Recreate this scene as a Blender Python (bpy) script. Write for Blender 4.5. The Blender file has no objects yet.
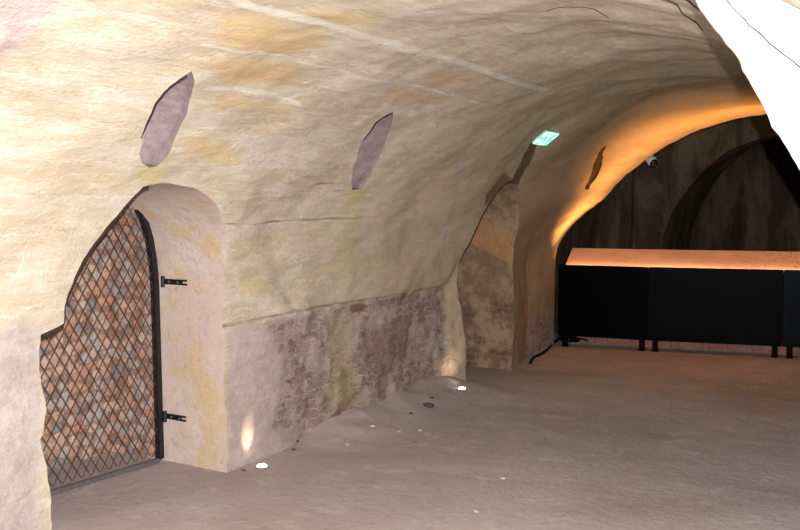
import bpy, bmesh, math, random
import numpy as np
from mathutils import Vector, noise
random.seed(7)
C = bpy.context.scene.collection
SC = bpy.context.scene

# ------------------------------------------------------------------ camera
F, CX, CY, H = 950.0, 400.0, 265.0, 1.65
YAW, PIT = math.radians(32.224), math.radians(3.614)
c_, s_ = math.cos(YAW), math.sin(YAW)
RT = np.array([c_, s_, 0.0])
HZ = np.array([-s_, c_, 0.0])
FW = HZ*math.cos(PIT) - np.array([0, 0, 1.0])*math.sin(PIT)
UP = HZ*math.sin(PIT) + np.array([0, 0, 1.0])*math.cos(PIT)
O = np.array([0.0, 0.0, H])
cam = bpy.data.cameras.new('camera'); cam.lens = F/800*36; cam.sensor_width = 36
cam.clip_start = 0.02
co = bpy.data.objects.new('camera', cam); C.objects.link(co)
co.location = O; co.rotation_euler = (math.pi/2 - PIT, 0, YAW)
SC.camera = co

def ray(x, y):
    return (x-CX)/F*RT + (CY-y)/F*UP + FW
def hit(x, y, n, d0):
    r = ray(x, y); n = np.array(n, float)
    return O + ((d0-O@n)/(r@n))*r

# ------------------------------------------------------------------ vault surface
XC, A, Z0, B, AR = -2.05, 2.10, 0.90, 1.78, 2.60
R0 = 1.95
KY = [0.0, 2.0, 3.0, 4.3, 4.95, 5.12, 5.3, 7.45, 7.62, 7.8, 8.5, 8.75, 9.4, 10.5, 12]
KX = [-4.0, -4.0, -4.0, -3.99, -4.03, -4.045, -4.07, -4.17, -4.15, -4.12, -4.04, -4.10, -4.30, -4.43, -4.44]
def sstep(a, b, x):
    t = np.clip((x-a)/(b-a), 0, 1); return t*t*(3-2*t)
def disp(Y, u):
    """inward displacement of the large form"""
    Y = np.asarray(Y, float); u = np.asarray(u, float)
    base = np.interp(Y, KY, KX) + 4.15
    up = np.interp(Y, [0, 3.5, 4.6, 6.5, 8.2, 9.3, 10.5], [0.13, 0.13, 0.09, 0.03, 0.04, 0.05, 0.08])
    hi = np.interp(Y, [4.3, 5.0, 7.4, 7.9], [2.4, 1.03, 1.03, 2.0])
    lo = np.interp(Y, [4.3, 5.0, 7.4, 7.9], [1.2, 0.90, 0.90, 1.0])
    k = np.clip((u-lo)/(hi-lo), 0, 1); k = k*k*(3-2*k)
    d = base*(1-k) + up*k
    # soft rib where the plaster shell changes course
    d = d - 0.035*sstep(7.2, 7.9, Y)*sstep(1.2, 2.0, u)*(1-sstep(8.4, 9.4, Y))
    return d
def rough(p, Y, u):
    a = noise.noise(Vector((Y*0.9, u*1.1, 3.1)))*0.05
    a += noise.noise(Vector((Y*2.6, u*4.0, 7.7)))*0.020
    a += noise.noise(Vector((Y*7, u*12, 1.7)))*0.007
    if u < 0.95 and 5.1 < Y < 7.6:
        a += noise.noise(Vector((Y*9, u*14, 5.7)))*0.018 - 0.01*abs(noise.noise(Vector((Y*22, u*30, 9.7))))
    return a
def base_pt(u):
    if u < Z0: return XC-A, u, 1.0, 0.0
    ph = (u-Z0)/R0
    if ph <= math.pi/2:
        a = A
    else:
        a = AR
    x = XC - a*math.cos(ph); z = Z0 + B*math.sin(ph)
    nx = math.cos(ph)/a; nz = -math.sin(ph)/B
    l = math.hypot(nx, nz)
    return x, z, nx/l, nz/l
def surf(Y, u, extra=0.0):
    x, z, nx, nz = base_pt(u)
    if u > Z0+R0*math.pi:            # right wall below springing
        x, z, nx, nz = XC+AR, Z0-(u-Z0-R0*math.pi), -1.0, 0.0
    d = float(disp(Y, u)) + rough(None, Y, u) + extra
    return (x+nx*d, Y, z+nz*d)
def inv(P):
    x, Y, z = P
    if z < Z0: return Y, z
    a = A if x < XC else AR
    ph = math.atan2((z-Z0)/B, (XC-x)/a)
    return Y, Z0+ph*R0
def outside(P):
    x, Y, z = P
    if z < Z0: return x < XC-A+float(disp(Y, max(z, 0)))
    a = A if x < XC else AR
    r = math.hypot((x-XC)/a, (z-Z0)/B)
    u = inv(P)[1]
    return (r-1)*2.0 + float(disp(Y, u)) > 0
def vhit(x, y):
    r = ray(x, y); t = 0.8
    while t < 14 and not outside(O+r*t): t += 0.02
    lo, hi = t-0.02, t
    for _ in range(12):
        m = (lo+hi)/2
        if outside(O+r*m): hi = m
        else: lo = m
    return O+r*hi
def yu(x, y):
    return inv(vhit(x, y))

# ------------------------------------------------------------------ objects helpers
def link(name, me, mats, parent=None, loc=None):
    o = bpy.data.objects.new(name, me); C.objects.link(o)
    for m in (mats if isinstance(mats, (list, tuple)) else [mats]): me.materials.append(m)
    if parent is not None:
        o.parent = parent
    return o
def to_obj(name, bm, mat, parent=None, origin=None, smooth=False):
    """bm is in world coordinates; a child is stored relative to its thing's base"""
    if parent is not None: origin = root_loc(parent)
    if origin is None: origin = (0, 0, 0)
    bmesh.ops.recalc_face_normals(bm, faces=bm.faces)
    bmesh.ops.translate(bm, verts=bm.verts, vec=-Vector(origin))
    me = bpy.data.meshes.new(name); bm.to_mesh(me); bm.free()
    if smooth:
        me.polygons.foreach_set('use_smooth', [True]*len(me.polygons)); me.set_sharp_from_angle(angle=math.radians(40))
    o = link(name, me, mat, parent)
    if parent is None: o.location = origin
    return o
def root_loc(o):
    v = Vector((0, 0, 0))
    while o is not None:
        v += o.location; o = o.parent
    return v
def thing(name, label, cat, loc, group=None):
    o = bpy.data.objects.new(name, None); C.objects.link(o); o.empty_display_size = 0.1
    o.location = loc; o['label'] = label; o['category'] = cat
    if group: o['group'] = group
    return o
def tag(o, label, cat, group=None):
    o['label'] = label; o['category'] = cat
    if group: o['group'] = group
    return o
def struct(o, label=None):
    o['kind'] = 'structure'
    if label: o['label'] = label
    return o
def frame_box(bm, c, ax, ay, az, sx, sy, sz, bev=0.0):
    """box with centre c, axes ax ay az, full sizes"""
    c, ax, ay, az = Vector(c), Vector(ax).normalized(), Vector(ay).normalized(), Vector(az).normalized()
    b2 = bmesh.new(); bmesh.ops.create_cube(b2, size=1)
    for v in b2.verts: v.co = Vector((v.co.x*sx, v.co.y*sy, v.co.z*sz))
    if bev: bmesh.ops.bevel(b2, geom=b2.edges[:], offset=bev, segments=2, affect='EDGES')
    for v in b2.verts: v.co = c + ax*v.co.x + ay*v.co.y + az*v.co.z
    me = bpy.data.meshes.new('t'); b2.to_mesh(me); b2.free(); bm.from_mesh(me); bpy.data.meshes.remove(me)
def box(bm, c, sx, sy, sz, bev=0.0): frame_box(bm, c, (1,0,0), (0,1,0), (0,0,1), sx, sy, sz, bev)
def tube(bm, pts, r, n=8, cap=True):
    pts = [Vector(p) for p in pts]; rings = []
    rr = r if isinstance(r, (list, tuple)) else [r]*len(pts)
    ref = Vector((0.13, 0.27, 0.95)).normalized()
    for i, p in enumerate(pts):
        t = (pts[min(i+1, len(pts)-1)]-pts[max(i-1, 0)]).normalized()
        a = t.cross(ref)
        if a.length < 0.1: a = t.cross(Vector((1, 0, 0)))
        a.normalize(); b = t.cross(a)
        rings.append([bm.verts.new(p + (a*math.cos(k*2*math.pi/n)+b*math.sin(k*2*math.pi/n))*rr[i]) for k in range(n)])
    for i in range(len(rings)-1):
        for k in range(n):
            bm.faces.new((rings[i][k], rings[i][(k+1) % n], rings[i+1][(k+1) % n], rings[i+1][k]))
    if cap:
        bm.faces.new(rings[0]); bm.faces.new(rings[-1])
def lathe(bm, c, ax, prof, n=24):
    """prof: list of (radius, height) along ax from c"""
    c, ax = Vector(c), Vector(ax).normalized()
    a = ax.cross(Vector((0.3, 0.2, 0.93)))
    if a.length < 0.1: a = ax.cross(Vector((1, 0, 0)))
    a.normalize(); b = ax.cross(a); rings = []
    for r, h in prof:
        rings.append([bm.verts.new(c+ax*h+(a*math.cos(k*2*math.pi/n)+b*math.sin(k*2*math.pi/n))*max(r, 1e-4)) for k in range(n)])
    for i in range(len(rings)-1):
        for k in range(n):
            bm.faces.new((rings[i][k], rings[i][(k+1) % n], rings[i+1][(k+1) % n], rings[i+1][k]))
    bm.faces.new(rings[0]); bm.faces.new(rings[-1])

# ------------------------------------------------------------------ materials
class NT:
    def __init__(s, name):
        s.m = bpy.data.materials.new(name); s.m.use_nodes = True; s.t = s.m.node_tree
        s.b = s.t.nodes['Principled BSDF']; s.out = s.t.nodes['Material Output']
    def n(s, typ, ins=None, **kw):
        x = s.t.nodes.new(typ)
        for k, v in kw.items(): setattr(x, k, v)
        for k, v in (ins or {}).items(): s.set(x.inputs[k], v)
        return x
    def set(s, sock, v):
        if isinstance(v, bpy.types.NodeSocket): s.t.links.new(v, sock)
        elif isinstance(v, bpy.types.Node): s.t.links.new(v.outputs[0], sock)
        else: sock.default_value = v
    def mix(s, f, a, b, bt='MIX'):
        x = s.n('ShaderNodeMix', data_type='RGBA', blend_type=bt)
        s.set(x.inputs[0], f); s.set(x.inputs[6], a); s.set(x.inputs[7], b)
        return x.outputs[2]
    def math(s, op, a, b=0.0, c=0.0, clamp=False):
        x = s.n('ShaderNodeMath', operation=op, use_clamp=clamp)
        s.set(x.inputs[0], a); s.set(x.inputs[1], b); s.set(x.inputs[2], c)
        return x.outputs[0]
    def noise(s, vec, scale, detail=5, rough=0.6, dist=0.0):
        x = s.n('ShaderNodeTexNoise', {'Vector': vec, 'Scale': scale, 'Detail': detail, 'Roughness': rough, 'Distortion': dist})
        return x.outputs[0]
    def ramp(s, f, a, b):
        x = s.n('ShaderNodeMapRange', {'Value': f, 'From Min': a, 'From Max': b}, interpolation_type='SMOOTHSTEP')
        return x.outputs[0]
    def mapping(s, vec, sc):
        return s.n('ShaderNodeMapping', {'Vector': vec, 'Scale': sc}).outputs[0]
def col(r, g, b):
    f = lambda c: (c/255/12.92 if c/255 <= 0.04045 else ((c/255+0.055)/1.055)**2.4)
    return (f(r), f(g), f(b), 1)

def simple(name, rgb, rough=0.6, metal=0.0, bump=0.0, var=0.0, spec=None, bscale=60):
    t = NT(name); t.b.inputs['Roughness'].default_value = rough; t.b.inputs['Metallic'].default_value = metal
    if spec is not None: t.b.inputs['Specular IOR Level'].default_value = spec
    v = t.n('ShaderNodeTexCoord').outputs['Object']
    nz = t.noise(v, bscale, 4)
    dk = tuple(c*(1-var) for c in rgb[:3])+(1,)
    t.set(t.b.inputs['Base Color'], t.mix(t.ramp(nz, 0.35, 0.65), dk, rgb))
    if bump:
        t.set(t.b.inputs['Normal'], t.n('ShaderNodeBump', {'Height': nz, 'Strength': 1.0, 'Distance': bump}))
    return t.m

def rock_material(name, jamb=False):
    t = NT(name); t.b.inputs['Roughness'].default_value = 0.92
    t.b.inputs['Specular IOR Level'].default_value = 0.15
    sv = t.n('ShaderNodeAttribute', attribute_name='suv').outputs['Vector']
    m1 = t.n('ShaderNodeSeparateColor', {0: t.n('ShaderNodeAttribute', attribute_name='m1').outputs['Color']}).outputs
    m2 = t.n('ShaderNodeSeparateColor', {0: t.n('ShaderNodeAttribute', attribute_name='m2').outputs['Color']}).outputs
    ox = t.n('ShaderNodeTexCoord').outputs['Object']
    st = t.mapping(sv, (1.0, 3.6, 1.0))           # bedding runs along the passage
    nb = t.noise(st, 1.6, 6, 0.62, 0.3)
    ns = t.noise(st, 5.0, 8, 0.7, 0.5)
    nf = t.noise(ox, 28, 6, 0.75)
    nm = t.noise(ox, 9, 6, 0.7)
    nb2 = t.noise(ox, 4.5, 6, 0.72, 0.3)
    nh = t.noise(ox, 85, 3, 0.7)
    base = t.mix(t.ramp(nb, 0.38, 0.62), col(212, 194, 167), col(223, 209, 190))
    base = t.mix(t.ramp(ns, 0.50, 0.66), base, col(212, 196, 168))
    base = t.mix(t.math('MULTIPLY', t.ramp(ns, 0.46, 0.36), 0.7), base, col(228, 220, 204))
    nd = t.noise(t.mapping(sv, (7, 16, 1.0)), 1.0, 9, 0.78, 0.6)
    sx = t.n('ShaderNodeSeparateXYZ', {0: sv}).outputs
    calm = t.math('ADD', 0.35, t.math('MULTIPLY', t.ramp(sx[0], 3.4, 5.0), 0.65))
    base = t.mix(t.math('MULTIPLY', t.math('MULTIPLY', t.ramp(nd, 0.51, 0.58), 0.6), calm), base, col(232, 223, 204))
    base = t.mix(t.math('MULTIPLY', t.math('MULTIPLY', t.ramp(nd, 0.47, 0.38), 0.55), calm), base, col(200, 178, 142))
    cw = t.n('ShaderNodeVectorMath', {0: sv, 1: t.n('ShaderNodeCombineXYZ', {0: t.math('MULTIPLY', nb, 0.25), 1: t.math('MULTIPLY', t.math('SUBTRACT', nm, 0.5), 0.12)})}, operation='ADD').outputs[0]
    cs = t.n('ShaderNodeTexBrick', {'Vector': cw, 'Color1': (0.25, 0.25, 0.25, 1), 'Color2': (0.75, 0.75, 0.75, 1), 'Mortar': (0.5, 0.5, 0.5, 1), 'Scale': 1.0,
                                    'Mortar Size': 0.012, 'Mortar Smooth': 0.8, 'Brick Width': 0.85, 'Row Height': 0.235})
    base = t.mix(0.28, base, cs.outputs[0], 'SOFT_LIGHT')
    base = t.mix(t.math('MULTIPLY', cs.outputs[1], t.math('MULTIPLY', t.ramp(nm, 0.46, 0.56), 0.6)), base, col(240, 230, 214))
    base = t.mix(t.math('MULTIPLY', cs.outputs[1], t.math('MULTIPLY', t.ramp(nm, 0.46, 0.38), 0.45)), base, col(166, 140, 126))
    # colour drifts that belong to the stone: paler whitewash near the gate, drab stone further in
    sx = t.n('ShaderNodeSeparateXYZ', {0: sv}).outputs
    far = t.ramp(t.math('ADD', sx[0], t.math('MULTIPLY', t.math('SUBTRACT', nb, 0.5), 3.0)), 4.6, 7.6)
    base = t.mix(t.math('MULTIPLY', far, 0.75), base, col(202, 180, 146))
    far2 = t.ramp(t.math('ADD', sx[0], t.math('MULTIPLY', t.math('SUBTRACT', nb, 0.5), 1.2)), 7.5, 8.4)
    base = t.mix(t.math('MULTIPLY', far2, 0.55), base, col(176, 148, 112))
    jit = t.math('ADD', t.math('MULTIPLY', t.math('SUBTRACT', nm, 0.5), 0.9), t.math('MULTIPLY', t.math('SUBTRACT', ns, 0.5), 0.8))
    def mask(m, lo=0.3, hi=0.62, k=1.0):
        return t.ramp(t.math('ADD', m, t.math('MULTIPLY', jit, k)), lo, hi)
    def gate(m, mk):   # nothing where the mask is empty
        return t.math('MULTIPLY', mk, t.ramp(m, 0.02, 0.2))
    och = gate(m1[0], mask(m1[0], 0.15, 1.0, 1.3))
    base = t.mix(t.math('MULTIPLY', och, 0.8), base, t.mix(t.ramp(nb, 0.4, 0.6), col(214, 178, 134), col(222, 194, 140)))
    lav = gate(m1[2], mask(m1[2], 0.25, 0.8, 0.8))
    base = t.mix(t.math('MULTIPLY', lav, 0.8), base, t.mix(t.ramp(nm, 0.4, 0.6), col(182, 164, 164), col(206, 190, 188)))
    # brickwork
    wv = t.n('ShaderNodeVectorMath', {0: sv, 1: t.n('ShaderNodeCombineXYZ', {0: t.math('MULTIPLY', t.math('SUBTRACT', nm, 0.5), 0.26), 1: t.math('MULTIPLY', t.math('SUBTRACT', t.noise(ox, 9, 5), 0.5), 0.16)})}, operation='ADD').outputs[0]
    bk = t.n('ShaderNodeTexBrick', {'Vector': wv, 'Color1': col(150, 124, 118), 'Color2': col(180, 156, 146), 'Mortar': col(196, 178, 168), 'Scale': 1.0,
                                    'Mortar Size': 0.010, 'Mortar Smooth': 0.4, 'Brick Width': 0.21, 'Row Height': 0.068, 'Bias': 0.1})
    brk = gate(m1[1], mask(m1[1], 0.2, 0.9, 1.6))
    bcol = t.mix(t.math('MULTIPLY', t.ramp(nb2, 0.42, 0.58), 0.9), bk.outputs[0], col(202, 184, 172))
    bcol = t.mix(t.math('MULTIPLY', t.ramp(nd, 0.45, 0.37), 0.7), bcol, col(110, 84, 76))
    bcol = t.mix(t.math('MULTIPLY', t.ramp(nm, 0.42, 0.34), 0.6), bcol, col(116, 90, 82))
    base = t.mix(brk, base, bcol)
    drk = gate(m2[2], mask(m2[2], 0.3, 0.8, 0.7))
    base = t.mix(t.math('MULTIPLY', drk, 0.8), base, col(128, 96, 78))
    grn = gate(m2[0], mask(m2[0], 0.05, 0.95, 0.8))
    base = t.mix(t.math('MULTIPLY', grn, 0.62), base, t.mix(0.3, col(200, 192, 118), base))
    wht = gate(m2[1], mask(m2[1], 0.35, 0.7, 0.8))
    base = t.mix(t.math('MULTIPLY', wht, 0.85), base, col(240, 232, 216))
    # crumbs and pits
    base = t.mix(t.math('MULTIPLY', t.ramp(nf, 0.58, 0.70), 0.5), base, col(234, 225, 206))
    base = t.mix(t.math('MULTIPLY', t.ramp(nf, 0.43, 0.30), 0.30), base, col(160, 138, 114))
    t.set(t.b.inputs['Base Color'], base)
    hgt = t.math('ADD', t.math('MULTIPLY', nf, 0.7), t.math('ADD', t.math('MULTIPLY', ns, 0.9), t.math('MULTIPLY', nh, 0.25)))
    hgt = t.math('SUBTRACT', hgt, t.math('MULTIPLY', t.math('MULTIPLY', bk.outputs[1], brk), 0.5))
    bp = t.n('ShaderNodeBump', {'Height': hgt, 'Strength': 0.8, 'Distance': 0.017})
    t.set(t.b.inputs['Normal'], bp)
    return t.m
M_rock = rock_material('vault_plaster')

def jamb_material():
    t = NT('jamb_plaster'); t.b.inputs['Roughness'].default_value = 0.92; t.b.inputs['Specular IOR Level'].default_value = 0.15
    v = t.n('ShaderNodeTexCoord').outputs['Object']
    n1 = t.noise(v, 2.2, 6, 0.65, 0.4); n2 = t.noise(v, 2.8, 7, 0.7); n3 = t.noise(v, 22, 6, 0.75)
    b = t.mix(t.ramp(n1, 0.4, 0.6), col(220, 196, 182), col(228, 210, 198))
    b = t.mix(t.math('MULTIPLY', t.ramp(n2, 0.50, 0.56), 0.7), b, col(220, 190, 144))
    b = t.mix(t.math('MULTIPLY', t.ramp(n2, 0.44, 0.36), 0.5), b, col(196, 176, 172))
    b = t.mix(t.math('MULTIPLY', t.ramp(n3, 0.42, 0.34), 0.4), b, col(160, 132, 112))
    t.set(t.b.inputs['Base Color'], b)
    t.set(t.b.inputs['Normal'], t.n('ShaderNodeBump', {'Height': t.math('ADD', n3, n2), 'Strength': 0.7, 'Distance': 0.015}))
    return t.m
M_jamb = jamb_material()
def niche_material():
    t = NT('niche_stone'); t.b.inputs['Roughness'].default_value = 0.95; t.b.inputs['Specular IOR Level'].default_value = 0.1
    v = t.n('ShaderNodeTexCoord').outputs['Object']
    sx = t.n('ShaderNodeSeparateXYZ', {0: v}).outputs
    n2 = t.noise(v, 5, 6, 0.7); n3 = t.noise(v, 34, 5, 0.7)
    b = t.mix(t.ramp(n2, 0.42, 0.6), col(150, 122, 94), col(182, 156, 128))
    # one orange block high in the reveal
    zz = t.math('ADD', sx[2], t.math('MULTIPLY', sx[0], 0.45))
    blk = t.math('MULTIPLY', t.ramp(t.math('ADD', zz, t.math('MULTIPLY', n2, 0.08)), -0.42, -0.45), t.ramp(t.math('ADD', zz, t.math('MULTIPLY', n2, 0.1)), -0.74, -0.71))
    b = t.mix(t.math('MULTIPLY', blk, 0.65), b, col(204, 150, 100))
    bk = t.n('ShaderNodeTexBrick', {'Vector': t.n('ShaderNodeCombineXYZ', {0: sx[0], 1: sx[2]}), 'Color1': col(112, 84, 70), 'Color2': col(144, 118, 98),
                                    'Mortar': col(140, 118, 100), 'Scale': 1.0, 'Mortar Size': 0.01, 'Brick Width': 0.2, 'Row Height': 0.07})
    low = t.ramp(t.math('ADD', sx[2], t.math('MULTIPLY', n2, 0.3)), 0.85, 0.75)
    b = t.mix(t.math('MULTIPLY', low, t.ramp(n2, 0.62, 0.42)), b, bk.outputs[0])
    b = t.mix(t.math('MULTIPLY', t.ramp(n3, 0.42, 0.34), 0.4), b, col(92, 70, 54))
    t.set(t.b.inputs['Base Color'], b)
    t.set(t.b.inputs['Normal'], t.n('ShaderNodeBump', {'Height': t.math('ADD', n3, n2), 'Strength': 0.8, 'Distance': 0.02}))
    return t.m
M_niche = niche_material()
def brick_back():
    t = NT('rubble_brick'); t.b.inputs['Roughness'].default_value = 0.9; t.b.inputs['Specular IOR Level'].default_value = 0.1
    v = t.n('ShaderNodeTexCoord').outputs['Object']
    sx = t.n('ShaderNodeSeparateXYZ', {0: v}).outputs
    n2 = t.noise(v, 6, 5, 0.7); n3 = t.noise(v, 30, 5, 0.7)
    w = t.n('ShaderNodeCombineXYZ', {0: t.math('ADD', sx[1], t.math('MULTIPLY', n2, 0.10)), 1: t.math('ADD', sx[2], t.math('MULTIPLY', n2, 0.07))})
    wv = t.n('ShaderNodeVectorMath', {0: v, 1: t.n('ShaderNodeCombineXYZ', {0: t.math('MULTIPLY', n2, 0.08), 1: t.math('MULTIPLY', n2, 0.1), 2: t.math('MULTIPLY', n2, 0.07)})}, operation='ADD').outputs[0]
    vo = t.n('ShaderNodeTexVoronoi', {'Vector': t.mapping(wv, (11, 11, 15)), 'Scale': 1.0, 'Randomness': 0.85})
    sep = t.n('ShaderNodeSeparateColor', {0: vo.outputs['Color']}).outputs
    b = t.mix(t.ramp(sep[0], 0.25, 0.75), col(206, 164, 142), col(222, 188, 166))
    b = t.mix(t.ramp(sep[1], 0.66, 0.72), b, col(198, 180, 170))
    b = t.mix(t.math('MULTIPLY', t.ramp(sep[2], 0.80, 0.86), 0.6), b, col(196, 138, 108))
    b = t.mix(t.ramp(sep[1], 0.12, 0.08), b, col(164, 152, 152))
    b = t.mix(t.math('MULTIPLY', t.ramp(vo.outputs['Distance'], 0.46, 0.62), 0.6), b, col(128, 96, 80))
    b = t.mix(t.math('MULTIPLY', t.ramp(n3, 0.42, 0.34), 0.5), b, col(120, 86, 70))
    t.set(t.b.inputs['Base Color'], b)
    t.set(t.b.inputs['Normal'], t.n('ShaderNodeBump', {'Height': t.math('SUBTRACT', n3, vo.outputs['Distance']), 'Strength': 0.7, 'Distance': 0.02}))
    return t.m
M_back = brick_back()
M_slit = simple('bare_mortar', col(158, 141, 142), 0.95, bump=0.01, var=0.22, spec=0.1, bscale=22)
M_slit2 = simple('bare_brown_stone', col(116, 94, 76), 0.95, bump=0.01, var=0.3, spec=0.1, bscale=22)
def floor_material():
    t = NT('earth_floor'); t.b.inputs['Roughness'].default_value = 0.9; t.b.inputs['Specular IOR Level'].default_value = 0.2
    v = t.n('ShaderNodeTexCoord').outputs['Object']
    n1 = t.noise(v, 0.8, 6, 0.6, 0.4); n2 = t.noise(v, 4, 7, 0.7); n3 = t.noise(v, 60, 4, 0.7); n4 = t.noise(v, 16, 5, 0.7)
    b = t.mix(t.ramp(n1, 0.38, 0.62), col(184, 169, 164), col(198, 185, 180))
    b = t.mix(t.math('MULTIPLY', t.ramp(n2, 0.54, 0.68), 0.6), b, col(218, 206, 200))
    b = t.mix(t.math('MULTIPLY', t.ramp(n4, 0.42, 0.34), 0.35), b, col(146, 126, 116))
    b = t.mix(t.math('MULTIPLY', t.ramp(n3, 0.62, 0.7), 0.4), b, col(216, 200, 192))
    t.set(t.b.inputs['Base Color'], b)
    t.set(t.b.inputs['Normal'], t.n('ShaderNodeBump', {'Height': t.math('ADD', t.math('MULTIPLY', n3, 0.3), t.math('ADD', n2, t.math('MULTIPLY', n4, 0.5))), 'Strength': 0.45, 'Distance': 0.02}))
    return t.m
M_floor = floor_material()
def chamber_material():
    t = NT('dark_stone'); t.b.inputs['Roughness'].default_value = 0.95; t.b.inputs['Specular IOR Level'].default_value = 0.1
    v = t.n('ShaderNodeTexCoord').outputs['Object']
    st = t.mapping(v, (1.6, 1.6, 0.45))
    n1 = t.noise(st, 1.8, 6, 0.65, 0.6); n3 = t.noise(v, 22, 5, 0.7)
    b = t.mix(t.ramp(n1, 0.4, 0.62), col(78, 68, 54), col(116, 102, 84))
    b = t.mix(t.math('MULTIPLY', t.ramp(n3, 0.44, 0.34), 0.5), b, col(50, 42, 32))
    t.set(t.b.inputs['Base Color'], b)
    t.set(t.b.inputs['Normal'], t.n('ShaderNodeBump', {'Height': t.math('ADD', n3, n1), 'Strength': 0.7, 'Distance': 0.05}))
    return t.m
M_chamber = chamber_material()
M_white = simple('whitewashed_rock', col(196, 186, 182), 0.9, bump=0.004, var=0.08, spec=0.1, bscale=30)
M_iron = simple('black_iron', col(40, 38, 40), 0.55, 0.3, bump=0.001, var=0.4)
M_mesh = simple('rusty_mesh_wire', col(84, 64, 57), 0.7, 0.0, var=0.4)
M_rail = simple('galvanised_rail', col(128, 122, 122), 0.5, 0.3, var=0.35)
M_black = simple('black_lacquer_panel', (0.0010, 0.0013, 0.002, 1), 0.42, 0.0, var=0.15, bscale=3, spec=0.03)
M_black_sheen = simple('black_panel_sheen', (0.0025, 0.005, 0.009, 1), 0.42, 0.0, var=0.6, bscale=3, spec=0.05)  # bluish reflection put into the base colour of the right panel
M_rubber = simple('black_rubber', (0.002, 0.002, 0.002, 1), 0.7, spec=0.1)
M_plast = simple('white_plastic', col(222, 220, 222), 0.4)
M_dglass = simple('dark_dome', col(12, 12, 16), 0.12, spec=0.7)
M_steel = simple('brushed_steel', col(170, 168, 166), 0.35, 0.8)
M_kerb = None
def emis(name, rgb, st):
    t = NT(name); t.b.inputs['Base Color'].default_value = rgb
    t.b.inputs['Emission Color'].default_value = rgb; t.b.inputs['Emission Strength'].default_value = st
    return t.m
M_spot = emis('spot_glass', (1, 0.86, 0.70, 1), 14)
def sign_mat():
    t = NT('green_sign_glass')
    v = t.n('ShaderNodeTexCoord').outputs['Object']
    n = t.noise(v, 22, 2)
    c = t.mix(t.ramp(n, 0.45, 0.55), (0.12, 0.85, 0.48, 1), (0.62, 1.0, 0.82, 1))
    t.set(t.b.inputs['Base Color'], c); t.set(t.b.inputs['Emission Color'], c)
    t.b.inputs['Emission Strength'].default_value = 1.3
    return t.m
M_sign = sign_mat()
def kerb_mat():
    t = NT('kerb_brick'); t.b.inputs['Roughness'].default_value = 0.9
    v = t.n('ShaderNodeTexCoord').outputs['Object']
    sx = t.n('ShaderNodeSeparateXYZ', {0: v}).outputs
    bk = t.n('ShaderNodeTexBrick', {'Vector': t.n('ShaderNodeCombineXYZ', {0: sx[0], 1: sx[2]}), 'Color1': col(172, 112, 90), 'Color2': col(140, 106, 88),
                                    'Mortar': col(128, 104, 88), 'Scale': 1.0, 'Mortar Size': 0.012, 'Brick Width': 0.42, 'Row Height': 0.10})
    n = t.noise(v, 12, 5)
    t.set(t.b.inputs['Base Color'], t.mix(t.ramp(n, 0.5, 0.7), bk.outputs[0], col(160, 142, 124)))
    t.set(t.b.inputs['Normal'], t.n('ShaderNodeBump', {'Height': n, 'Strength': 0.6, 'Distance': 0.02}))
    return t.m
M_kerb = kerb_mat()
def board_mat():
    t = NT('backlit_parchment'); t.b.inputs['Roughness'].default_value = 0.6
    at = t.n('ShaderNodeAttribute', attribute_name='suv').outputs['Vector']
    sx = t.n('ShaderNodeSeparateXYZ', {0: at}).outputs
    n = t.noise(t.mapping(at, (14, 22, 1)), 1.0, 5, 0.7, 1.5)
    n2 = t.noise(t.mapping(at, (1.2, 3, 1)), 1.0, 4)
    base = t.mix(t.ramp(n2, 0.4, 0.6), col(214, 164, 134), col(226, 178, 146))
    ink = t.math('MULTIPLY', t.ramp(n, 0.57, 0.61), t.math('ADD', t.ramp(sx[0], 1.55, 2.0), t.math('MULTIPLY', t.ramp(t.math('ABSOLUTE', t.math('SUBTRACT', sx[0], 0.62)), 0.25, 0.1), 0.4), clamp=True))
    c = t.mix(t.math('MULTIPLY', ink, 0.75), base, col(120, 66, 34))
    t.set(t.b.inputs['Base Color'], c)
    # light box: an even warm glow is added over the whole sheet
    t.set(t.b.inputs['Emission Color'], t.mix(1.0, c, (1.0, 0.66, 0.42, 1), 'MULTIPLY'))
    t.b.inputs['Emission Strength'].default_value = 0.16
    return t.m
M_board = board_mat()

# ------------------------------------------------------------------ colour masks on the vault, in (along, up) coordinates
def poly(px): return [yu(x, y) for x, y in px]
def dist_poly(Y, U, pts, closed=True):
    d = np.full(Y.shape, 1e9); ins = np.zeros(Y.shape, bool); n = len(pts)
    for i in range(n if closed else n-1):
        (x0, y0), (x1, y1) = pts[i], pts[(i+1) % n]
        dx, dy = x1-x0, y1-y0; L = dx*dx+dy*dy+1e-12
        t = np.clip(((Y-x0)*dx+(U-y0)*dy)/L, 0, 1)
        d = np.minimum(d, np.hypot(Y-x0-t*dx, U-y0-t*dy))
        if closed:
            cr = ((y0 > U) != (y1 > U)) & (Y < (x1-x0)*(U-y0)/(y1-y0+1e-12)+x0)
            ins ^= cr
    return np.where(ins, -d, d) if closed else d
PATCH = []   # (channel, kind, pts, soft, strength)
def patch(ch, px, soft=0.08, k=1.0): PATCH.append((ch, True, poly(px), soft, k))
def stroke(ch, px, w=0.02, k=1.0): PATCH.append((ch, False, poly(px), w, k))
OCH, BRK, LAV, GRN, WHT, DRK = range(6)
patch(OCH, [(218,12),(255,10),(325,30),(330,45),(290,58),(215,45)])
patch(OCH, [(205,53),(250,55),(300,68),(292,90),(215,84)])
patch(OCH, [(213,92),(268,99),(300,108),(280,118),(212,108)], 0.06, 0.8)
patch(OCH, [(296,6),(368,8),(380,24),(330,22)])
patch(OCH, [(178,138),(205,134),(245,150),(230,165),(195,160)], 0.06)
patch(OCH, [(220,112),(300,120),(290,132),(225,130)], 0.05, 0.6)
patch(OCH, [(395,85),(440,95),(432,108),(385,102)], 0.06, 0.8)
patch(OCH, [(430,64),(474,74),(470,92),(420,84)], 0.06, 0.7)
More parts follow.
